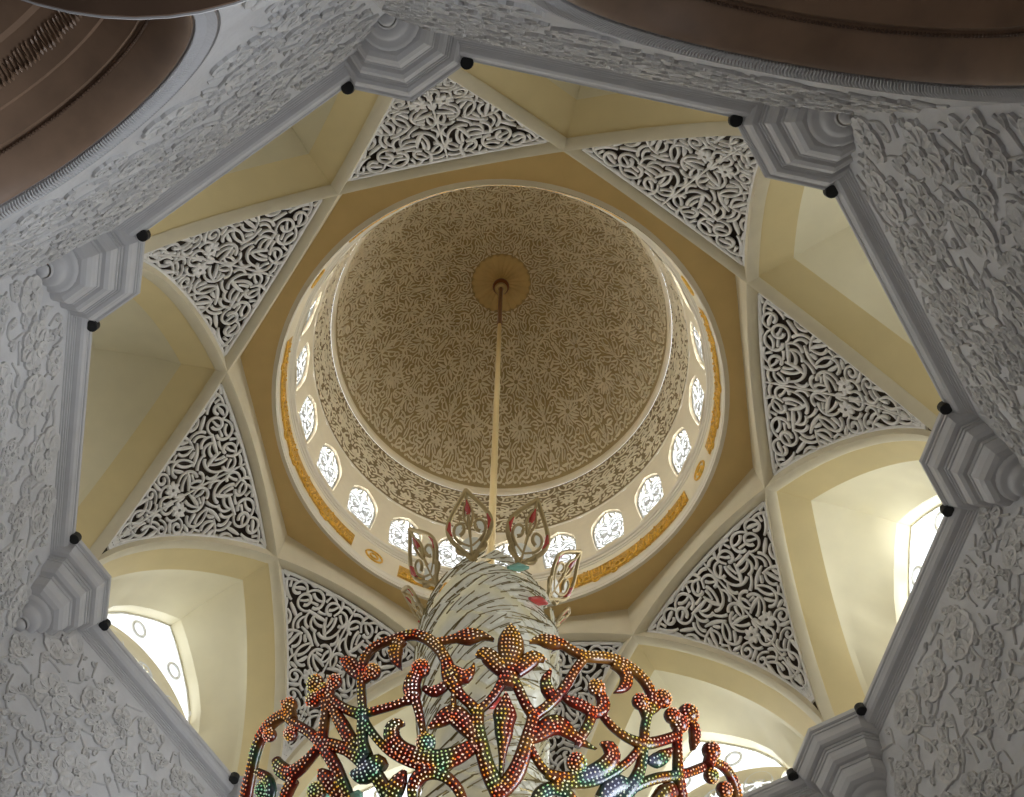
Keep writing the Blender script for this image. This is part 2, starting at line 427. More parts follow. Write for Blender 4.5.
LC = ['stepped grey stone corbel at the far left, upper of the two', 'stepped grey stone corbel at the top, left of the dome', 'stepped grey stone corbel at the top right corner of the ring', 'large stepped grey stone corbel at the far right', 'stepped grey stone corbel at the bottom right corner', 'stepped stone corbel at the bottom, below the chandelier', 'stepped stone corbel at the bottom left beside the chandelier', 'stepped grey stone corbel at the far left, lower of the two']
for i in range(8):
    mb, c = corbel_mb(i)
    t = empty('corbel', (c[0], c[1], 19.4), LC[i], 'corbel', 'corbels at the corners of the cornice')
    mb.build('tiers', M_cornice, t)
    o = corbel_cup(c).build('cup', M_cornice, t); smooth_by_angle(o)
    b = MB(); b.ball((c[0], c[1], 19.47), .15, 14, 8, (1,1,.9)); b.build('drop_finial', M_cornice, t, smooth=True)

# ------------------------------------------------------------------ ribs (eight interlaced semicircular arches)
LR = ['far left upper corbel to top right corbel', 'top left corbel to far right corbel', 'top right corbel to bottom right corbel', 'far right corbel to hidden bottom corbel', 'bottom right corbel to bottom left corner', 'hidden bottom corbel to far left lower corbel', 'bottom left corner to far left upper corbel', 'far left lower corbel to top left corbel']
def sm(x): x = max(0, min(1, x)); return x*x*(3-2*x)
for i in range(8):
    A = V(i)*10; B = V(i+2)*10; d = (B-A)/np.linalg.norm(B-A); p = np.array([-d[1], d[0]])
    if p@A < 0: p = -p                 # p points outwards
    mb = MB(); rows = []
    for s in np.concatenate([[.02,.08,.2], np.linspace(.4, 13.74, 70), [13.94,14.06,14.12]]):
        hh = harc(s); q = A+d*s
        top = hh+.45 + sm((3.4-abs(s-7.07))/.6)*(max(28.78-hh-.45, 0))
        wd = .15
        rows.append([(*(q+p*wd), top), (*(q+p*wd), hh-.06), (*(q+p*(wd-.05)), hh-.09), (*(q-p*(wd-.05)), hh-.09), (*(q-p*wd), hh-.06), (*(q-p*wd), top)])
    mb.grid(rows, closed=True)
    o = mb.build('vault_rib', M_rib); tag(o, 'pale arched vault rib, '+LR[i], 'rib', 'interlaced ribs of the star vault'); smooth_by_angle(o, 35)

# ------------------------------------------------------------------ vault cells between the ribs, with their windows
wprof_pts = [(2.42,21.0),(2.40,22.4),(2.27,23.6),(1.96,24.6),(1.52,25.3),(1.0,25.88),(.5,26.36),(0,26.75)]
def winprof(q):
    P_ = wprof_pts; L = [0]
    for a, b in zip(P_[:-1], P_[1:]): L.append(L[-1]+sqrt((a[0]-b[0])**2+(a[1]-b[1])**2))
    x = q*L[-1]
    return (np.interp(x, L, [p[0] for p in P_]), np.interp(x, L, [p[1] for p in P_]))
NW = 11.0
def bandpt(s, d): return (3.8268-C22*s-S22*d, 9.2388-S22*s+C22*d, harc(s))
for i in range(8):
    mb = MB(); D = 1.0
    for sg in (1, -1):
        rows = []
        for q in np.linspace(0, 1, 33):
            row = []
            for d in np.linspace(.08, D, 4):
                smx = (3.8268-S22*d)/C22; u, n_, h = bandpt(smx*q, d); row.append(W(i, sg*u, n_, h))
            rows.append(row)
        mb.grid(rows)
        rows = []
        smx = (3.8268-S22*D)/C22
        for q in np.linspace(0, 1, 33):
            u, n_, h = bandpt(smx*q, D)
            # distribute the window profile by height-like parameter
            qq = q**.8
            wu, wh = winprof(qq)
            row = []
            for t in np.linspace(0, 1, 8):
                bl = .13*sin(pi*t)**.6 if 0 < t < 1 else 0; uu = u+(wu-u)*t; hx = h+(wh-h)*t; aa = atan2(hx-21.5, uu*1.3)
                row.append(W(i, sg*(uu+bl*max(0, cos(aa))*min(1, uu*1.2)), n_+(NW-n_)*t, hx+bl*max(0, sin(aa))))
            rows.append(row)
        mb.mi = 1; mb.grid(rows)
        # window reveal
        mb.grid([[W(i, sg*winprof(q)[0], n_, winprof(q)[1]) for q in np.linspace(0, 1, 33)] for n_ in (NW, NW+.45)]); mb.mi = 0
    o = mb.build('ceiling', [M_plaster, M_splay]); smooth_by_angle(o, 13); tag(o, kind='structure')

# window tracery + sunlit court screen behind each of the big windows
def inwin(u, h, m=.0):
    us = [winprof(q) for q in np.linspace(0, 1, 40)]
    hw = np.interp(h, [p[1] for p in us], [p[0] for p in us])
    return h > 21.35+m and h < 26.7-m and abs(u) < hw-m
random.seed(5)
wmesh = None
for i in range(8):
    t = empty('window_%d' % (i+1), W(i, 0, NW+.4, 21.3), None, None); t['kind'] = 'structure'
    f = MB()
    n = 26; ins = [winprof(q) for q in np.linspace(0, 1, n)]
    loop = [(u, h) for u, h in ins] + [(-u, h) for u, h in reversed(ins[:-1])]
    f.grid([[W(i, u*(1-.0), NW+.40, h) for u, h in loop], [W(i, u*.97, NW+.40, 21+(h-21)*.99) for u, h in loop], [W(i, u*.97, NW+.45, 21+(h-21)*.99) for u, h in loop]])
    f.build('window_frame', M_screen, t)
    b = MB(); mp = lambda u, h, d, i=i: W(i, u, NW+.42-d, h)
    def ringst(u, h, r, w, a0=0, a1=2*pi, n=20):
        pts = [(u+r*cos(a), h+r*sin(a)) for a in np.linspace(a0, a1, n)]
        ribbon(b, pts, [w]*n, mp, 0, .08)
    # lunette with pierced rounds above a double curved band, flower tracery beneath
    cb = b; b = MB(); ringst(0, 21.6, 3.05, .26, radians(50), radians(130), 26); b.build('curved_band', M_court, t); b = cb
    for a in (-34, -12, 12, 34):
        u, h = 3.85*sin(radians(a)), 21.6+3.85*cos(radians(a))
        ringst(u, h, .24, .05)
    for (fu, fh, fr, npet) in ((-1.45,22.2,.62,8),(0,22.2,.66,8),(1.45,22.2,.62,8),(-.72,23.35,.55,8),(.75,23.35,.55,8),(-1.25,24.0,.42,8),(1.25,24.0,.42,8),(0,24.15,.34,8)):
        for q in range(npet): petal(b, (fu+.1*cos(q*2*pi/npet), fh+.1*sin(q*2*pi/npet)), q*2*pi/npet, fr*.85, fr*.2, mp, .06)
        ringst(fu, fh, fr, .035)
    b.build('tracery', M_screen, t)
    n_, t_ = NT(i)
    p = W(i, 0, NW+2.2, 24.2); q = W(i, 0, 0, 23.6)
    l = area('court_daylight', p, q, 8.0, 8.0, (35,28,300,1100,1000,900,650,50)[i], (.86,.93,1))   # the sunny courts lie on the far side

# lattice screens between the ribs
tt = np.linspace(.0, 2.93, 200); Ls = [0]
for a, b in zip(tt[:-1], tt[1:]):
    Ls.append(Ls[-1]+sqrt((b-a)**2+(harc(sqrt(2)*b)-harc(sqrt(2)*a))**2))
def t_of_L(L): return float(np.interp(L, Ls, tt))
def L_of_t(t): return float(np.interp(t, tt, Ls))
def lat_in(w, L, m=.0):
    t = t_of_L(L); return .26 < t < 2.765-m and abs(w) < t-.235-m
Lmin, Lmax = L_of_t(.26), L_of_t(2.765)
half = arabesque(lambda x, y: x > .025 and lat_in(x, y), (0, Lmin, 2.6, Lmax), .040, .022, 12, n=20000,
                 flowers=[(.30, Lmax-2.2, .24, 7)])
strokes = mirror(half)
# border strips
bl = [(t-.225, L_of_t(t)) for t in np.linspace(.26, 2.78, 26)]
strokes += [([(0, L) for L in np.linspace(Lmin, Lmax, 30)], [.028]*30), (bl, [.045]*26), ([(-x, y) for x, y in bl], [.045]*26), ([(x, Lmax+.02) for x in np.linspace(-2.5, 2.5, 9)], [.045]*9)]
cl = [(0, L) for L in np.linspace(Lmin, Lmax, 12)]
def lat_mesh(i):
    v = V(i); a = -v; p = np.array([-v[1], v[0]]); mb = MB()
    def mp(w, L, d):
        t = t_of_L(L); q = v*10+a*t+p*w
        # outward/upward offset along the sheet normal
        s = sqrt(2)*t; dh = (harc(s+.01)-harc(s-.01))/.02*sqrt(2); nn = np.array([-dh, 1.])/sqrt(1+dh*dh)
        off = .05-d
        q = q+a*nn[0]*off
        return (q[0], q[1], harc(s)+nn[1]*off+(t/2.93)**3*(20.8+sqrt(max(0, 50-min(abs(w), 2.93)**2))-27.235))
    for pts, hw in strokes: ribbon(mb, pts, hw, mp, 0, .06, .2)
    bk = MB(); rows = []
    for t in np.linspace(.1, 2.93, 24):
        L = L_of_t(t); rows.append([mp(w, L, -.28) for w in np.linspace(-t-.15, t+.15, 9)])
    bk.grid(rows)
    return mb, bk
LL = ['beside the far left upper corbel', 'below the top left corbel', 'beside the top right corbel', 'tapering to the far right corbel', 'above the bottom right corbel', 'behind the chandelier at the bottom', 'just left of the chandelier', 'above the far left lower corbel']
v0 = V(0)
mb, bk = lat_mesh(0)
base = empty('lattice_screen', (v0[0]*8.5, v0[1]*8.5, 24), '', 'lattice screen', 'pierced lattice screens of the star vault')
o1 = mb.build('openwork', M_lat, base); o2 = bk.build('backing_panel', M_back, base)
th0 = atan2(v0[1], v0[0])
for i in range(8):
    v = V(i)
    if i == 0: r = base
    else:
        r = base.copy(); COL.objects.link(r)
        for ch in (o1, o2):
            c = ch.copy(); COL.objects.link(c); c.parent = r
        r.location = (v[0]*8.5, v[1]*8.5, 24); r.rotation_euler = (0, 0, atan2(v[1], v[0])-th0)
    r['label'] = 'pierced white arabesque lattice screen '+LL[i]

# ------------------------------------------------------------------ flat ochre ceiling between inner octagon and drum
NR = 96
def circ(r, h, n=NR): return [(r*cos(a), r*sin(a), h) for a in np.linspace(0, 2*pi, n, endpoint=False)]
def octpt(ap, a):
    # rib octagon: side normals at V(i) directions
    th = PH+pi; m = ((a-th+pi/8) % (pi/4))-pi/8
    return ap/cos(m)
mb = MB()
angs = sorted(list(np.linspace(0, 2*pi, NR, endpoint=False))+[((PH+pi)+pi/8+k*pi/4) % (2*pi) for k in range(8)])
rows = []
for f in (0, .5, 1):
    row = []
    for a in angs:
        ro = octpt(7.12, a); r = ro+(6.39-ro)*f; row.append((r*cos(a), r*sin(a), 28.70+0*f))
    rows.append(row)
mb.grid(rows, closed=True)
tag(mb.build('ceiling', M_ochre), kind='structure')
# roof slab closing the outside
mb = MB(); mb.grid([octring(7.3, 28.95), octring(6.4, 28.95)], closed=True); mb.grid([octring(7.3, 28.95), octring(9.3, 28.4), octring(10.9, 27.9), octring(11.3, 27.4)], closed=True)
tag(mb.build('ceiling', M_back), kind='structure')

# drum mouldings, bands
def lathe(name, prof, m, parent=None, n=NR, smooth=True):
    mb = MB(); mb.sweep(prof, lambda r, h: circ(r, h, n)); o = mb.build(name, m, parent)
    if smooth: smooth_by_angle(o, 30)
    return o
RD = 6.12
tag(lathe('trim_2', [(6.5,28.66),(6.375,28.64),(6.365,28.56),(6.355,28.56),(6.35,28.66),(6.335,28.68),(6.335,28.84),(6.345,28.86),(6.33,28.95)], M_whitem), kind='structure')
tag(lathe('trim_3', [(6.33,28.95),(6.27,29.98)], M_drum), kind='structure')
tag(lathe('trim_4', [(6.27,29.98),(6.245,30.0),(6.24,30.06),(6.20,30.08),(6.19,30.15),(6.14,30.18),(RD,30.26)], M_whitem), kind='structure')
NWIN = 22; WB, WT = 30.42, 32.86; HWD = .56
def dwin(q):   # half outline of the small arched windows, base to apex
    P_ = [(HWD-.05,WB),(HWD+.03,31.3),(HWD+.04,31.9),(.54,32.25),(.36,32.56),(.18,32.74),(0,WT)]
    L = [0]
    for a, b in zip(P_[:-1], P_[1:]): L.append(L[-1]+sqrt((a[0]-b[0])**2+(a[1]-b[1])**2))
    return np.interp(q*L[-1], L, [p[0] for p in P_]), np.interp(q*L[-1], L, [p[1] for p in P_])
AZ0 = radians(-61.9)
mb = MB(); HS = pi/NWIN*RD
def cyl(x, h, r, az): a = az+x/RD; return (r*cos(a), r*sin(a), h)
for k in range(NWIN):
    az = AZ0-k*2*pi/NWIN
    for sg in (1, -1):
        inn = [dwin(q) for q in np.linspace(0, 1, 14)]
        out = []
        for q in np.linspace(0, 1, 14):
            x = q*(33.35-30.26+HS)
            out.append((HS, 30.26+x) if x < 33.35-30.26 else (HS-(x-(33.35-30.26)), 33.35))
        inn2 = []
        mb.grid([[cyl(sg*u, h, RD, az) for u, h in inn], [cyl(sg*(u+U)/2, (h+H)/2, RD, az) for (u, h), (U, H) in zip(inn, out)], [cyl(sg*u, h, RD, az) for u, h in out]])
        mb.grid([[cyl(sg*u, h, r, az) for u, h in inn] for r in (RD, RD+.28)])
    mb.grid([[cyl(x, h, RD, az) for x in np.linspace(-HS, HS, 7)] for h in (30.26,)]+[[cyl(x, WB, RD, az) if abs(x) <= HWD else cyl(x, 30.26+.0001, RD, az) for x in np.linspace(-HS, HS, 7)]])
    mb.add([cyl(-HWD, WB, RD, az), cyl(HWD, WB, RD, az), cyl(HWD, 30.26, RD, az), cyl(-HWD, 30.26, RD, az)], [(0,1,2,3)])
    mb.add([cyl(-HWD, WB, RD, az), cyl(HWD, WB, RD, az), cyl(HWD, WB, RD+.28, az), cyl(-HWD, WB, RD+.28, az)], [(0,1,2,3)])
tag(mb.build('wall_drum', M_drum), kind='structure')
tag(lathe('trim_6', [(RD+.012,30.23),(RD+.012,WB-.01),(RD+.3,WB-.01)], M_drum), kind='structure')
# pierced window grilles in the drum (one mesh shared by all windows)
def in_dwin(x, h, m=.03):
    if h < WB+m or h > WT-m: return False
    us = DW; return abs(x) < np.interp(h, DWH, DWU)-m
DW = [dwin(q) for q in np.linspace(0, 1, 40)]; DWH = [p[1] for p in DW]; DWU = [p[0] for p in DW]
hs_ = arabesque(lambda x, y: x > .02 and in_dwin(x, y), (0, WB, .6, WT), .032, .05, 3, n=2600, flowers=[(.0+.2, 31.4, .16, 6)])
st = mirror(hs_)
ol = [(u*.96, h-.01) for u, h in [dwin(q) for q in np.linspace(0, 1, 16)]]
st += [(ol, [.035]*16), ([(-x, y) for x, y in ol], [.035]*16), ([(x, WB+.03) for x in np.linspace(-.54, .54, 5)], [.035]*5)]
gm = MB()
for pts, hw in st: ribbon(gm, pts, hw, lambda x, y, d: ((RD+.12-d), x, y-31.6), 0, .03)
g0 = gm.build('window_grille', mat('grey_white_grille', (.50,.51,.50), .6))
for k in range(NWIN):
    az = AZ0-k*2*pi/NWIN
    t = bpy.data.objects.new('window_%d' % (9+k), None); COL.objects.link(t); t['kind'] = 'structure'
    t.location = (0, 0, 31.6); t.rotation_euler = (0, 0, az)
    g = g0 if k == 0 else g0.copy()
    if k: COL.objects.link(g)
    g.parent = t
    l = area('sky_daylight', (7.1*cos(az), 7.1*sin(az), 31.6), (0, 0, 31.9), 1.7, 3.2, 175, (.96,.98,1))
# upper mouldings, carved band
tag(lathe('trim_5', [(RD,33.33),(RD-.03,33.36),(RD-.03,33.42),(RD+.02,33.46)], M_whitem), kind='structure')
bandR = lambda h: 6.10-(h-33.45)*.040
tag(lathe('wall_drum_band', [(bandR(33.46)+.03,33.46),(bandR(36.45)+.03,36.45)], M_bandg), kind='structure')
per = 2*pi/16; hwid = per/2*6.0
hb = arabesque(lambda x, y: .02 < x < hwid-.01 and 33.62 < y < 36.3, (0, 33.55, hwid, 36.35), .036, .045, 21, n=7000, link=False, flowers=[(.4, 35.0, .36, 8), (hwid-.3, 34.3, .25, 6)])
sb = mirror(hb); mb = MB()
for k in range(16):
    a0 = k*per
    for pts, hw in sb: ribbon(mb, pts, hw, lambda x, y, d: ((bandR(y)+.03-d)*cos(a0+x/6.0), (bandR(y)+.03-d)*sin(a0+x/6.0), y), 0, .035)
tag(mb.build('carved_frieze', M_domer), 'carved arabesque frieze ringing the dome just above the small windows', 'frieze')
# ------------------------------------------------------------------ dome
dome = empty('dome', (0, 0, 36.5), 'tall dome lined with cream arabesque relief above the ring of small windows', 'dome')
RDm, HDm, Z0 = 5.90, 9.05, 36.85
dprof = [(5.99,36.42),(5.89,36.5),(5.862,36.58),(5.862,36.68),(5.885,36.78),(5.90,36.85)]
def dz(r): return Z0+HDm*sqrt(max(0, 1-(r/RDm)**2))
shell = [(RDm*cos(a), Z0+HDm*sin(a)) for a in np.linspace(0, pi/2-.004, 34)]
lathe('rim_moulding', dprof, M_drum, dome)
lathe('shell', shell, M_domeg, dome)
wd_ = pi/8
RZ = np.linspace(.001, RDm, 600); RHO = np.array([r/dz(r) for r in RZ])*RDm/(RDm/Z0)
def unrho(p): return float(np.interp(p, RHO, RZ))
def in_wedge(x, y):
    r = sqrt(x*x+y*y)
    return 1.04 < r < 5.86 and y > 0 and x > .03 and r*sin(wd_-atan2(x, y)) > .03
fls = [(r*sin(a), r*cos(a), f, nn) for r, a, f, nn in ((4.6,.19,.42,10),(3.3,.20,.40,8),(2.25,.2,.30,8),(5.15,.05,.0,0),(4.0,.06,.18,6),(5.2,.33,.26,8),(2.9,.34,.18,6))if f > 0]
hd = arabesque(in_wedge, (0, .9, 2.35, 5.9), .021, .032, 77, n=26000, flowers=fls)
# bold scalloped rings tying the medallions
for rc, rr in ((3.45,1.1),):
    pts = []
    for a in np.linspace(-pi, pi, 44):
        x, y = rr*sin(a), rc+rr*cos(a)
        if x >= 0 and atan2(x, y) < wd_: pts.append((x, y))
    if len(pts) > 3: hd.append((pts, [.028]*len(pts)))
sd = mirror(hd); mb = MB()
for a in (0, wd_): sd.append(([(r*sin(a), r*cos(a)) for r in np.linspace(1.05, 5.85, 40)], [.021]*40))
for k in range(8):
    a0 = k*pi/4
    def mp(x, y, d):
        r = unrho(sqrt(x*x+y*y)); a = a0+atan2(x, y); z = dz(r)
        nr = np.array([r/RDm**2, (z-Z0)/HDm**2]); nr = nr/np.linalg.norm(nr)
        return ((r-nr[0]*d)*cos(a), (r-nr[0]*d)*sin(a), z-nr[1]*d)
    for pts, hw in sd: ribbon(mb, pts, hw, mp, 0, .045)
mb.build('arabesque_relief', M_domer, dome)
# rosette at the crown
mb = MB(); N = 144
rows = []
for r in (1.25, 1.20, .8, .4, .2):
    rows.append([((r*(1+(.03*cos(24*a) if r > 1 else 0)))*cos(a), r*(1+(.03*cos(24*a) if r > 1 else 0))*sin(a), dz(r)-(.05 if r < 1.24 else 0)-.03*abs(cos(12*a))*(r > .3)) for a in np.linspace(0, 2*pi, N, endpoint=False)])
mb.grid(rows, closed=True); mb.build('crown_rosette', mat('rosette_ochre', (.62,.43,.17), .55, var=.1), dome)

# ------------------------------------------------------------------ gilded calligraphy panels and medallions on the band
def bandpos(az, y, d):                  # y 0..1 over the band
    h = 28.97+y*.80; r = 6.33-(h-28.95)*.0583-d
    return (r*cos(az), r*sin(az), h)
MED = radians(-47.7)
def invert_az(a): return a
med_az = [radians(a) for a in (-51.0, -141.0, 129.0, 39.0, )]
nmed = 8
med_az = [radians(-51.5)-k*2*pi/nmed for k in range(nmed)]
R = random.Random(9)
def letters(mb, a0, a1, seed):
    R = random.Random(seed); r = 6.24; L = (a1-a0)*r; x = .03
    def mp(u, y, d): return bandpos(a0+u/r, y, d)
    def rib(pts, w): ribbon(mb, pts, [w]*len(pts), mp, 0, .05)
    rib([(u, .20) for u in np.linspace(.02, L-.02, 24)], .028)
    while x < L-.2:
        k = R.randrange(6); w = R.uniform(.10, .24)
        if k == 0:   rib([(x+.03, .2), (x+.04, .5), (x+.02, .82)], .030); w = .09        # tall upright
        elif k == 1: rib([(x+w/2+w*.5*cos(a), .36+.15*sin(a)) for a in np.linspace(0, 2*pi, 10)], .026)
        elif k == 2: rib([(x+w*t, .42+.14*sin(pi*t*1.5)) for t in np.linspace(0, 1, 8)], .032)
        elif k == 3: rib([(x+w*(1-t), .3+.45*t*t) for t in np.linspace(0, 1, 7)], .030); rib([(x+w*.5, .12), (x+w*.56, .08)], .03)
        elif k == 4:
            for q in range(3): rib([(x+w*q/3, .22), (x+w*(q+.2)/3, .46), (x+w*(q+.6)/3, .26)], .022)
        else:        rib([(x+w*.5+w*.6*cos(a), .16+.16*sin(a)) for a in np.linspace(pi, 2*pi, 8)], .028); rib([(x+w*.5, .6), (x+w*.6, .72), (x+w*.4, .78)], .024)
        if R.random() < .6:
            u = x+R.uniform(0, w); y = R.choice((.64, .80, .88)); rib([(u, y), (u+.05, y+.02)], .022)
        x += w*.8+.02
LB = ['on the drum band beside the chandelier top, just left of it', 'short, on the lower right of the drum band', 'on the right of the drum band, seen edge-on', 'on the upper right of the drum band', 'hidden behind the near drum edge', 'behind the near drum edge at the top', 'on the upper left of the drum band, a thin sliver', 'long, curving down the left of the drum band']
# medallion k sits before segment k
LM = ['at the lower left of the drum band', 'at the lowest point behind the chandelier', 'at the right of the drum band', 'at the upper right drum band, seen edge-on', 'on the hidden upper band, right', 'on the hidden upper band, centre', 'on the hidden upper band, left', 'at the left drum band']
SEG = [(-56,-66),]
seg_list = []
# long gilded panels with medallions in the plain gaps between them
gaps = [-54.4, -162.7, -215., 35.]      # degrees of the medallions
for k, g in enumerate(gaps):
    t = empty('medallion', bandpos(radians(g), .5, 0), 'oval gilt medallion '+['at the lower left of the drum band, left of the chandelier top', 'at the right of the drum band, below the small windows', 'on the near side of the drum band, out of sight above', 'on the upper left drum band, hidden by the ceiling edge'][k], 'medallion', 'medallions on the drum band')
    mb = MB(); r = 6.24
    def ov(sc, w, n=18):
        ribbon(mb, [(sc*.30*cos(a), .5+sc*.30*sin(a)) for a in np.linspace(0, 2*pi, n)], [w]*n, lambda u, y, d: bandpos(radians(g)+u/r, y, d), 0, .05)
    ov(1, .03); ov(.45, .035)
    mb.build('gilt_ring', M_gold, t)
SEGS = [(-49.0+6.2, 45-6.2-0, ), ]
segd = [(-46.8, 17.0, 'long gilded calligraphy panel curving down the left of the drum band'),
        (-104.0, -62.5, 'gilded calligraphy panel behind the chandelier top, left of the rod'),
        (-154.9, -109.5, 'gilded calligraphy panel along the lower right of the drum band'),
        (-208.0, -168.5, 'gilded calligraphy panel rising up the right of the drum band'),
        (48.0, 122.0, 'gilded calligraphy panel on the near upper band behind the ceiling edge')]
for k, (a0, a1, lb) in enumerate(segd):
    g = (a0+a1)/2
    t = empty('calligraphy_panel', bandpos(radians(g), .5, 0), lb, 'calligraphy', 'gilded calligraphy panels on the drum band')
    mb = MB(); letters(mb, radians(a0), radians(a1), 30+k)
    mb.build('lettering', M_gold, t)
    mb = MB(); N = int(abs(a1-a0)*1.2)+2
    az = np.linspace(radians(a0), radians(a1), N)
    mb.grid([[bandpos(a, y, .012) for a in az] for y in (.07, .93)])
    mb.build('gilt_ground', mat('old_gold_ground', (.72,.40,.08), .5, metal=.1, var=.35, vscale=12), t)

# ------------------------------------------------------------------ spotlights on the cornice
LS = {}
k = 0
for i in range(8):
    for j, dirn in ((i-1, 'before'), (i+1, 'after')):
        a = V(i)*10; b = V(j)*10; e = (b-a)/np.linalg.norm(b-a); p = a+e*1.26; inw = -(V(i)+V(j)); inw = inw/np.linalg.norm(inw)
        q = p+inw*.03
        nm = {0: 'far left upper corbel', 1: 'top left corbel', 2: 'top right corbel', 3: 'far right corbel', 4: 'bottom right corbel', 5: 'hidden bottom corbel', 6: 'bottom left corbel', 7: 'far left lower corbel'}[i]
        sd_ = {0: ('below', 'above'), 1: ('left', 'right'), 2: ('left', 'below'), 3: ('above', 'below'), 4: ('above', 'lower left'), 5: ('right', 'left'), 6: ('right', 'upper left'), 7: ('below', 'above')}[i]
        side = sd_[0] if dirn == 'before' else sd_[1]
        if i == 0: side = 'below' if dirn == 'before' else 'right'
        t = empty('spotlight', (q[0], q[1], 21.30), 'black uplight on the cornice, %s of the %s' % ({'left': 'to the left', 'right': 'to the right', 'lower left': 'to the lower left', 'upper left': 'to the upper left', 'below': 'on the lower side', 'above': 'on the upper side'}[side], nm), 'spotlight', 'black spotlights on the cornice')
        mb = MB(); mb.tube([(q[0], q[1], 21.08), (q[0], q[1], 21.09), (q[0], q[1], 21.26), (q[0], q[1], 21.27)], [.11, .125, .125, .11], 16); mb.build('housing', M_black, t)
        mb = MB(); mb.box((*(q-inw*.10), 21.29), (*(inw*.10), 0), (*(e*.03), 0), (0,0,.02)); mb.build('bracket', M_black, t)
        l = bpy.data.lights.new('uplight', 'SPOT'); l.energy = 11; l.color = (1,.78,.40); l.spot_size = radians(120); l.spot_blend = .8; l.shadow_soft_size = .1
        lo = bpy.data.objects.new('uplight', l); COL.objects.link(lo); lo.location = (q[0], q[1], 21.60); 
        lo.rotation_euler = (Vector((0, 0, 29))-Vector((q[0]*1.25, q[1]*1.25, 21.6))).to_track_quat('-Z', 'Y').to_euler()
        lo.parent = None

# ------------------------------------------------------------------ big arches under the upper-left and top walls
def arch_thing(i, label):
    u0, hc, R = ARCH[i]
    t = empty('arch', W(i, u0, flare(hc), hc), label, 'arch', 'large arches below the cornice')
    def P(r, a, d): u = u0+r*cos(a); h = hc+r*sin(a); return W(i, u, flare(h)+d, h)
    A = np.linspace(-.5, pi+.5, 90)
    def ban(prof, name, m):
        mb = MB(); mb.grid([[P(r, a, d) for a in A] for r, d in prof]); o = mb.build(name, m, t); smooth_by_angle(o, 35); return o
    ban([(R+.02,0),(R+.01,-.02),(R-.02,-.02),(R-.03,.01)], 'outer_moulding', M_cornice)
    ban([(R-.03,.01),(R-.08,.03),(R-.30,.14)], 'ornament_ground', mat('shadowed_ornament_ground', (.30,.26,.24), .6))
    mb = MB(); n = 230
    for q in range(n):
        a = -.3+(pi+.6)*q/n; w = (pi+.6)/n*.36
        mb.grid([[P(R-.07, a-w+2*w*x, .01-.04*sin(pi*x)) for x in (0,.33,.66,1)], [P(R-.18, a+.010-w+2*w*x, .07-.06*sin(pi*x)) for x in (0,.33,.66,1)], [P(R-.29, a-w+2*w*x, .12-.04*sin(pi*x)) for x in (0,.33,.66,1)]])
    mb.build('leaf_ornament', M_cornice, t)
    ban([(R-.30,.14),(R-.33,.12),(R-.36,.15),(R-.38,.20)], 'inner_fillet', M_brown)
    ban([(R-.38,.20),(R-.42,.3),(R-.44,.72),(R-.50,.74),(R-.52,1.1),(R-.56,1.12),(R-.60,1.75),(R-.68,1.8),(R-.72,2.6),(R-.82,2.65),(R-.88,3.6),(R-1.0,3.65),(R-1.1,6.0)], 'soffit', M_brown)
    # carved lettering-like band of rounds on the soffit
    mb = MB(); n = 46
    for q in range(n):
        a = .1+(pi-.2)*q/n; k = q % 3; rr = R-.585
        for s0 in (0, .028):
            pts = [(a+s0+.014*cos(x), 1.43+.13*sin(x)*(1 if k else .8)) for x in np.linspace(0, 2*pi*(.8 if k == 1 else 1), 9)]
            for (a1, d1), (a2, d2) in zip(pts[:-1], pts[1:]):
                mb.add([P(rr, a1, d1-.02), P(rr, a2, d2-.02), P(rr-.03, a2, d2+.02), P(rr-.03, a1, d1+.02)], [(0,1,2,3)])
    mb.build('carved_band', mat('brown_carving', (.21,.13,.08), .5), t)
    mb = MB()
    for q in range(150):
        a = (pi)*q/150; mb.ball(P(R-.455, a, .66), .028, 6, 4)
    mb.build('bead_row', M_brownd, t)
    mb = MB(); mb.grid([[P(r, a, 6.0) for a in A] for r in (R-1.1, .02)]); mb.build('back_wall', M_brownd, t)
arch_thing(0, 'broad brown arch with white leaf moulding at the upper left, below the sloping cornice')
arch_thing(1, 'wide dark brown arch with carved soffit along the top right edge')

t = empty('column', (1.56, 11.77, -1.6), 'dark carved capital of a near column, cutting across the top left corner', 'column')
cc = (1.56, 11.77); cl_ = lambda prof, name, m: smooth_by_angle((lambda mb: (mb.sweep(prof, lambda r, h: [(cc[0]+r*cos(a), cc[1]+r*sin(a), h) for a in np.linspace(0, 2*pi, 72, endpoint=False)]), mb.build(name, m, t))[1])(MB()), 30)
cl_([(.75,-1.6),(.75,-1.4),(.62,-1.3),(.58,-1.2),(.55,3.2),(.6,3.25),(.6,3.35)], 'shaft', M_marble)
cl_([(.58,3.3),(.66,3.6),(.85,4.1),(1.15,4.5),(1.45,4.75),(1.62,4.84)], 'carved_bell', M_brownd)
cl_([(1.62,4.84),(1.685,4.85),(1.69,4.86)],'lip',M_brownd)
cl_([(1.69,4.86),(1.698,4.861),(1.70,4.88),(1.4,4.9)], 'rim', M_cornice)
R = random.Random(4); mb = MB()
def capmp(x, y, d):
    r = float(np.interp(y, [0,.35,.85,1.25,1.55,1.7], [.66,.85,1.15,1.45,1.62,1.64])); h = float(np.interp(y, [0,.35,.85,1.25,1.55,1.7], [3.6,4.1,4.5,4.75,4.84,4.85]))
    return (cc[0]+(r+d*.5)*cos(x), cc[1]+(r+d*.5)*sin(x), h-d*.8)
for pts, hw in arabesque(lambda x, y: 0 < y < 1.42 and 0 < x < 6.28, (0, 0, 6.28, 1.45), .035, .04, 8, n=2500): ribbon(mb, pts, hw, capmp, 0, .05)
mb.build('leaf_carving', M_brownd, t)

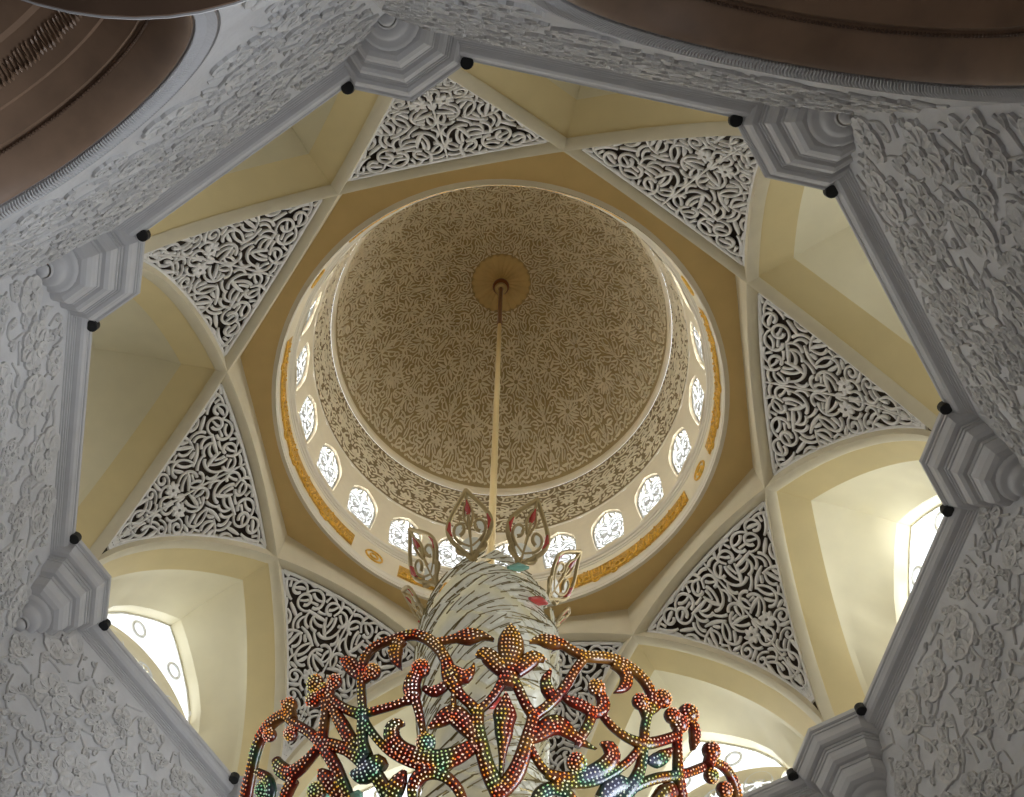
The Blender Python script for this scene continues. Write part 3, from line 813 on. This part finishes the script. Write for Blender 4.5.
# ================================================================== CHANDELIER
chand = empty('chandelier', (0, 0, 8.4), 'huge jewelled chandelier of red and gold scrolls with a glass column, hung from the dome', 'chandelier')
AX = 0.0
mb = MB(); mb.tube([(0,0,38.6),(0,0,30),(0,0,17)], [.078,.082,.088], 16); mb.build('rod', M_brassb, chand, smooth=True)
mb = MB(); mb.tube([(0,0,45.7),(0,0,38.6)], [.085,.085], 16); mb.tube([(0,0,38.75),(0,0,38.5)], [.1,.1], 16); mb.build('upper_rod', M_bronze, chand, smooth=True)
mb = MB(); mb.ball((0,0,45.0), .36, 20, 12, (1,1,.9)); mb.build('ceiling_ball', M_bronze, chand, smooth=True)
mb = MB(); mb.sweep([(.10,44.5),(.22,44.45),(.27,44.62),(.22,44.72)], lambda r, h: circ(r, h, 20)); mb.build('ceiling_collar', M_brass, chand, smooth=True)

# glass column of overlapping feather fans
colprof = [(.95,17.6),(1.08,17.2),(1.16,16.4),(1.14,15.4),(1.04,14.4),(.9,13.4),(.85,12.4),(1.0,11.4),(1.2,10.6),(1.1,9.8),(.75,9.2),(.35,8.9),(.10,8.75)]
def colr(h): return float(np.interp(-h, [-p[1] for p in colprof], [p[0] for p in colprof]))
mb = MB(); mb.sweep([(r-.06, h) for r, h in [(.14,17.75),(.6,17.7)]+colprof], lambda r, h: circ(r, h, 40)); mb.build('glass_core', M_glass, chand, smooth=True)
fans = 0
R = random.Random(3)
for row in range(11):
    hb_ = 17.45-row*.66; nf = 7
    for q in range(nf):
        az = (q+.5*(row % 2))*2*pi/nf; mb = MB()
        dirn = 1 if (row+q) % 2 else -1
        for s_ in range(6):
            # slats stacked into a fan: each a thin bent plate with a gilt edge
            f0 = s_/6
            L = .62-.25*f0; x0_ = dirn*(-.46+.90*f0); h0 = hb_-.30+.42*f0
            ang = dirn*(.25+.9*f0)
            pts = [(x0_+L*t*cos(ang), h0+L*t*sin(abs(ang))-.0) for t in (0, .5, 1)]
            def mp(x, y, d): r = colr(y)+.02+d; a = az+x/1.05; return (r*cos(a), r*sin(a), y)
            lift = .02+.012*s_
            mb.mi = 0 if R.random() > .03 else 0
            ribbon(mb, pts, [.105,.115,.105], mp, lift*.6, lift, .08)
            mb.mi = 1
            for sg in (-1, 1):
                pe = [(x-sg*sin(ang)*.112, y+sg*cos(ang)*.112) for x, y in pts]
                ribbon(mb, pe, [.0075]*3, mp, lift*.9, lift+.012)
            mb.mi = 0
        o = mb.build('feather_fan', [M_glass, M_wire], chand)
# coloured accents
for az, h, m in ((radians(131), 16.1, M_glassr), (radians(114), 17.0, M_glassg), (radians(118), 14.2, M_glassr), (radians(100), 13.0, M_glassr), (radians(200), 15.5, M_glassr)):
    mb = MB(); r = colr(h)+.16
    mb.tube([((r)*cos(az-.16), r*sin(az-.16), h-.16), (r*cos(az), r*sin(az), h), (r*cos(az+.16), r*sin(az+.16), h+.18)], [.03,.09,.03], 8)
    mb.build('glass_drop', m, chand, smooth=True)

# leaf-shaped glass panels crowning the column
def crown_panel(az, mats=(M_glass, M_brass, M_glassr)):
    mb = MB(); r0 = 1.12
    def mp(x, y, d):
        r = r0+y*.45+d; a = az
        return (r*cos(a)-x*sin(a), r*sin(a)+x*cos(a), 17.35+y)
    def rib(pts, w, d1=.05):
        if not hasattr(w, '__len__'):
            for _ in range(2): pts = [pts[0]]+[q for a, b in zip(pts[:-1], pts[1:]) for q in ((a[0]*.75+b[0]*.25, a[1]*.75+b[1]*.25), (a[0]*.25+b[0]*.75, a[1]*.25+b[1]*.75))]+[pts[-1]]
        ribbon(mb, pts, [w]*len(pts) if not hasattr(w, '__len__') else w, mp, -d1/2, d1/2)
    out = [(0,0),(.16,.25),(.40,.55),(.44,.85),(.30,1.15),(.12,1.42),(0,1.62)]
    mb.mi = 1
    for sg in (-1, 1):
        rib([(sg*x, y) for x, y in out], .042)
        rib([(sg*.02, .3), (sg*.20, .42), (sg*.32, .62), (sg*.28, .84), (sg*.12, .86), (sg*.10, .68), (sg*.2, .6)], .028)
        rib([(sg*.02, .75), (sg*.10, 1.0), (sg*.07, 1.2), (0, 1.35)], .024)
        rib([(sg*.02, .15), (sg*.18, .18), (sg*.30, .28), (sg*.24, .40)], .03)
    rib([(0,0),(0,.5),(0,1.0),(0,1.6)], .028)
    mb.mi = 2
    rib([(0,1.0),(0,1.18),(0,1.34)], [.02,.06,.02], .07)
    for sg in (-1, 1): rib([(sg*.36,.62),(sg*.41,.76),(sg*.37,.92)], [.02,.05,.02], .07)
    mb.mi = 0
    for sg in (-1, 1):
        pts = [(sg*.24, .74)]; mb.add([mp(sg*.2, .55, 0), mp(sg*.34, .66, 0), mp(sg*.30, .86, 0), mp(sg*.13, .84, 0)], [(0,1,2,3)])
        mb.add([mp(sg*.02, .2, .01), mp(sg*.2, .3, .01), mp(sg*.14, .46, .01), mp(sg*.02, .5, .01)], [(0,1,2,3)])
    return mb.build('crown_panel', list(mats), chand)
for k in range(8): crown_panel(radians(90)+radians(28.5)+k*pi/4)

# jewelled openwork basket: strokes on a sphere of radius 3.68 about (0,0,12)
SC, SR = np.array([0,0,12.0]), 3.68
def on_bowl(px, py):
    d = RIGHT*((px-512+99.83)/F_PX) + UP*(-(py-398.5-56.8)/F_PX) + LOOK
    d = np.array(d.normalized()); o = np.array(CAM)-SC; b = o@d; D = b*b-(o@o-SR*SR)
    if D < 0: D = 0
    return np.array(CAM)+d*(-b-sqrt(D))
PXM = .0125
scr = [
 # left arch and stem
 ('scroll', [(363,715,4),(362,700,4.5),(361,687,4.5),(362,674,4.5),(363,662,5),(367,653,5),(374,647,5),(384,642,5),(394,639,5),(402,636,5.5),(415,634,6),(427,638,6),(436,645,6),(442,653,5.5),(447,662,6),(449,675,8),(455,689,6),(462,697,5),(470,703,5),(478,713,6)]),
 ('scroll', [(430,641,3),(440,642,4),(448,640,4),(456,638,5),(462,637,8),(468,637,10),(476,635,8),(485,636,4),(494,640,.8)]),
 ('scroll', [(404,640,5),(397,645,7),(395,652,8),(396,660,6),(401,669,1)]),
 ('knob', [(421,669,9)]), ('scroll', [(421,669,5),(414,677,8),(411,687,9),(414,697,8),(404,702,4),(392,706,4),(378,710,4),(363,714,4.5)]),
 ('scroll', [(414,695,5),(418,708,4.5),(421,720,4),(424,735,3)]),
 ('scroll', [(450,680,3),(444,687,5),(437,692,6),(430,693,5),(424,688,3)]),
 ('scroll', [(449,668,6),(456,676,9),(465,678,8),(472,672,4),(474,664,1)]),
 ('scroll', [(454,692,2.5),(453,702,3),(454,710,3)]),
 ('scroll', [(429,728,2),(440,721,7),(448,714,9),(455,713,10),(462,721,10),(470,731,8),(478,741,5)]),
 ('scroll', [(404,724,2),(397,722,6),(391,728,8),(391,738,8),(398,748,8),(410,754,8),(424,758,8),(440,759,8),(455,754,7),(467,748,6),(477,742,5)]),
 ('knob', [(426,743,9)]),
 ('scroll', [(363,715,3.5),(368,727,4),(377,739,4),(388,751,4),(402,760,4),(418,766,4),(436,768,4),(455,763,4),(470,753,4),(478,744,4)]),
 ('scroll', [(414,800,5),(412,788,6),(417,777,7),(428,771,7),(441,773,6),(452,781,5),(460,791,5),(464,803,4)]),
 ('scroll', [(405,770,2),(401,778,7),(396,787,9),(390,798,9),(386,806,6)]),
 # central fleur
 ('fleur_petal', [(511,626,2),(511,631,8),(511,639,12),(511,649,13),(510,659,11),(509,668,8),(508,674,6)]),
 ('fleur_petal', [(476,656,1.5),(482,652,7),(489,656,9),(496,664,9),(503,673,6)]),
 ('fleur_petal', [(545,661,1.5),(539,656,6),(532,658,8.5),(525,665,8),(516,673,6)]),
 ('scroll', [(509,670,7),(508,679,10),(507,688,7)]),
 ('scroll', [(503,680,5),(498,690,4.5),(491,700,4.5),(484,707,4.5),(477,711,5)]),
 ('scroll', [(514,680,5),(519,690,5),(524,701,5),(529,711,5),(534,716,6)]),
 ('scroll', [(478,710,6),(477,720,6),(478,731,6.5),(481,743,7),(484,757,7),(488,770,7.5),(493,781,8),(499,791,8),(499,805,6)]),
 ('scroll', [(534,714,6),(532,725,6),(528,737,6.5),(525,749,7),(521,761,7.5),(516,773,8),(508,784,8),(499,792,8)]),
 ('scroll', [(506,694,2),(506,701,5),(505,710,10),(505,716,11),(504,724,9),(504,735,8),(503,746,5),(502,760,3),(501,777,2)]),
 # right arch
 ('scroll', [(530,642,.8),(538,639,5),(546,641,8),(554,643,8),(561,643,6),(568,648,5),(576,653,5),(586,657,6),(598,657,6),(609,658,6.5),(620,662,6.5),(631,668,6),(640,675,6),(647,684,6),(652,694,5.5),(652,703,5),(648,713,4.5),(645,725,4.5),(644,743,5)]),
 ('knob', [(662,699,9)]), ('knob', [(640,702,8)]), ('scroll', [(641,705,4),(644,712,3.5),(646,720,3)]), ('scroll', [(662,700,5),(655,707,5),(648,714,4)]),
 ('scroll', [(613,664,5),(621,668,6),(627,675,6.5),(627,684,6.5),(621,690,4),(615,692,1)]),
 ('scroll', [(584,659,4.5),(577,667,4.5),(571,677,4.5),(565,687,5),(558,696,5),(548,706,5),(540,712,5),(533,716,6)]),
 ('scroll', [(550,671,2),(545,679,5),(546,689,6.5),(552,697,6)]),
 ('knob', [(596,688,8)]), ('scroll', [(596,688,5),(602,697,6),(605,706,7),(600,713,6),(591,713,6),(584,706,6),(573,703,6),(563,697,3)]),
 ('scroll', [(592,712,6),(590,722,5),(585,731,5),(580,739,4.5),(577,747,3)]),
 ('scroll', [(602,714,4),(609,724,4),(618,732,4),(629,739,4.5),(642,744,6)]),
 ('scroll', [(642,744,6),(653,743,5.5),(664,740,5),(676,736,5)]),
 ('knob', [(672,716,8)]), ('knob', [(688,714,10)]), ('knob', [(679,724,9)]), ('scroll', [(692,722,5),(696,732,7),(694,742,5),(693,750,1)]),
 ('scroll', [(678,728,5),(677,742,5),(678,757,5),(678,772,6),(680,786,6),(683,803,6)]),
 ('scroll', [(643,745,5),(643,757,5),(640,770,5.5),(634,784,7),(624,796,7),(616,806,6)]),
 ('scroll', [(630,789,5),(643,783,5),(657,778,5),(672,776,5),(688,773,4.5),(703,767,4.5)]),
 ('knob', [(711,751,9)]), ('scroll', [(712,745,5),(711,757,7),(708,766,6)]), ('knob', [(711,776,7.5)]),
 ('scroll', [(712,761,4),(722,765,5),(730,773,5),(735,784,6),(737,795,6),(737,808,6)]),
 ('knob', [(724,790,8)]),
 ('scroll', [(601,743,1.5),(609,746,7),(614,754,8),(610,763,8.5),(601,769,8),(590,774,7),(576,778,6),(560,778,5.5),(545,773,5)]),
 ('scroll', [(640,748,4),(630,760,4),(617,771,4),(603,779,4),(588,784,4),(570,785,4),(554,779,4),(541,767,4),(532,752,4),(529,742,4)]),
 ('scroll', [(530,741,4),(538,735,7),(547,727,9),(556,723,10),(565,729,8),(576,738,5),(586,745,3),(596,749,.8)]),
 ('knob', [(576,763,9)]),
 ('scroll', [(534,806,5),(538,794,6),(548,788,6),(560,788,6),(571,796,5),(577,806,4)]),
 ('scroll', [(600,800,6),(609,789,9),(620,783,9),(628,784,5)]),
 ('scroll', [(655,803,6),(664,793,9),(674,790,7)]),
 ('scroll', [(648,760,3),(655,762,7),(663,757,7),(671,749,2)]),
 # left side
 ('scroll', [(330,697,4),(339,705,4.5),(350,711,5),(363,715,6)]),
 ('knob', [(316,684,9)]), ('knob', [(335,682,7.5)]), ('knob', [(314,700,8)]), ('knob', [(326,692,9)]),
 ('scroll', [(327,698,6),(326,710,5),(325,722,5),(323,732,5.5),(321,743,7)]),
 ('scroll', [(286,716,5),(295,724,5),(306,730,5),(321,742,6)]),
 ('knob', [(290,706,8)]), ('scroll', [(284,702,3),(290,710,7),(293,720,5)]),
 ('scroll', [(288,714,6),(279,717,7),(269,725,7.5),(261,736,7.5),(256,749,7),(253,762,6.5),(250,777,7),(247,790,8),(244,806,8)]),
 ('scroll', [(321,744,6),(329,755,6.5),(336,767,6.5),(342,781,6),(348,795,6),(351,807,6)]),
 ('scroll', [(323,742,5),(334,745,6),(346,749,6),(358,755,8),(366,762,9)]),
 ('scroll', [(363,716,5.5),(362,730,5.5),(362,743,6),(365,756,8)]),
 ('scroll', [(352,773,3),(358,776,8),(367,773,11),(374,766,11),(380,762,9),(385,768,5)]),
 ('scroll', [(376,775,7),(383,785,7),(388,797,7),(390,808,6)]),
 ('scroll', [(331,707,4),(337,716,6),(343,726,7),(349,737,7),(356,748,5)]),
 ('scroll', [(318,748,5),(310,758,5.5),(300,768,7),(290,775,8),(280,769,8),(276,760,5)]),
 ('scroll', [(321,770,3),(323,776,8),(330,783,9),(338,792,8),(344,803,5)]),
 ('scroll', [(294,780,6),(288,789,7),(283,803,6)]),
 ('knob', [(291,734,7)]), ('knob', [(373,672,8)]), ('scroll', [(363,681,4),(368,678,4),(373,672,5)]),
 ('scroll', [(343,660,3),(348,662,8),(354,669,8),(361,679,4)]),
 ('knob', [(270,735,7)]), ('knob', [(263,790,8)]), ('scroll', [(258,772,4),(268,778,6),(272,790,6),(268,803,5)]),
 ('knob', [(317,792,9)]),
]
nrm = lambda v: v/np.linalg.norm(v)
def octa(mb, c, n, r):
    a = np.cross(n, [0.3,.5,.8]); a = nrm(a); b = np.cross(n, a)
    vs = [c+n*r*1.0]+[c+r*(cos(t)*a+sin(t)*b) for t in (0, pi/2, pi, 3*pi/2)]
    mb.add(vs, [(0,1,2),(0,2,3),(0,3,4),(0,4,1)])
def build_scroll(kind, pts):
    mb = MB()
    def cen(p): c = on_bowl(p[0], p[1]); return c, nrm(c-SC)
    if kind == 'knob':
        c, n = cen(pts[0]); r = pts[0][2]*PXM
        mb.ball(c, r, 14, 10)
        mb.mi = 1
        a = nrm(np.cross(n, [0,0,1.])); b = np.cross(n, a)
        for j in range(4):
            th = j*.40; m = max(1, int(2*pi*sin(th)*r/.042)) if j else 1
            for q in range(m):
                ph = 2*pi*q/m; d = n*cos(th)+(a*cos(ph)+b*sin(ph))*sin(th); octa(mb, c+d*r*.99, d, .0140)
        return mb
    # resample
    P3 = [cen(p) for p in pts]; L = [0]
    for (a, _), (b, _) in zip(P3[:-1], P3[1:]): L.append(L[-1]+np.linalg.norm(b-a))
    n = max(4, int(L[-1]/.05)); Q = []
    for x in np.linspace(0, L[-1], n+1):
        c = np.array([np.interp(x, L, [p[0][k] for p in P3]) for k in range(3)])
        Q.append((c, np.interp(x, L, [p[2] for p in pts])*PXM))
    for _ in range(2): # soften the polyline
        Q = [Q[0]]+[((Q[i-1][0]+2*Q[i][0]+Q[i+1][0])/4, Q[i][1]) for i in range(1, len(Q)-1)]+[Q[-1]]
    rows = []; side = []
    for i, (c, w) in enumerate(Q):
        t = nrm(Q[min(i+1, len(Q)-1)][0]-Q[max(i-1, 0)][0]); nn = nrm(c-SC); s_ = nrm(np.cross(t, nn)); side.append((t, nn, s_))
        th = .04+.45*w
        rows.append([c+s_*w*cos(a)+nn*th*sin(a)*(1 if sin(a) < 0 else .8) for a in np.linspace(0, 2*pi, 12, endpoint=False)])
    mb.grid(rows, closed=True); mb.add(rows[0], [tuple(range(12))]); mb.add(rows[-1], [tuple(reversed(range(12)))])
    mb.mi = 1; step = .040
    acc = 0; k = 0
    for i in range(len(Q)-1):
        seg = np.linalg.norm(Q[i+1][0]-Q[i][0]); acc += seg
        if acc < step: continue
        acc -= step; k += 1
        c, w = Q[i]; t, nn, s_ = side[i]; th = (.04+.45*w)*.8
        m = max(1, int(w*2*.86/.040))
        for q in range(m):
            x = ((q+.5)/m*2-1)*.80 if m > 1 else 0
            if k % 2: x += .25/m
            octa(mb, c+s_*w*x+nn*th*sqrt(max(0, 1-x*x))*.98, nn, .0140)
    return mb
parts = []
for kd, pts in scr:
    o = build_scroll(kd, pts).build({'scroll': 'jewelled_scroll', 'knob': 'jewelled_knob', 'fleur_petal': 'fleur_petal'}[kd], [M_scroll, M_bead], chand)
    smooth = [False]*0
    me = o.data; mi = np.zeros(len(me.polygons), int); me.polygons.foreach_get('material_index', mi); me.polygons.foreach_set('use_smooth', [bool(v == 0) for v in mi])
    parts.append(o)
# rim hoop and lower hoop carrying the scrolls, and gold arms holding them to the core
mb = MB()
for h, rr in ((9.0, 2.12),):
    mb.tube([(rr*cos(a), rr*sin(a), h) for a in np.linspace(0, 2*pi, 73)], .05, 8, cap=False)
mb.build('lower_hoop', M_brass, chand, smooth=True)
for k in range(12):
    a = k*pi/6+.2; mb = MB()
    mb.tube([(.9*cos(a), .9*sin(a), 10.6), (1.4*cos(a), 1.4*sin(a), 10.1), (1.9*cos(a), 1.9*sin(a), 9.5), (2.12*cos(a), 2.12*sin(a), 9.0)], .035, 8)
    mb.build('arm', M_brass, chand, smooth=True)
# loose cut-crystal prisms hanging inside the basket
R = random.Random(12)
for k in range(26):
    az = R.uniform(0, 2*pi); r = R.uniform(1.7, 2.7); h = R.uniform(9.3, 10.5); c = np.array([r*cos(az), r*sin(az), h]); mb = MB()
    d = nrm(np.array([R.uniform(-1,1), R.uniform(-1,1), R.uniform(.2,1)])); L = R.uniform(.10, .20)
    mb.tube([c-d*L, c-d*L*.6, c+d*L*.6, c+d*L], [.01, .06, .06, .01], 6)
    mb.build('crystal_prism', (M_brassb, M_glass, M_glassg, M_brassb)[k % 4], chand)
# far half of the basket repeats the near half
rot = Matrix.Rotation(pi, 4, 'Z')
for o in parts:
    if len(parts) > 95: pass
    c = o.copy(); COL.objects.link(c); c.parent = chand; c.rotation_euler = (0, 0, pi)
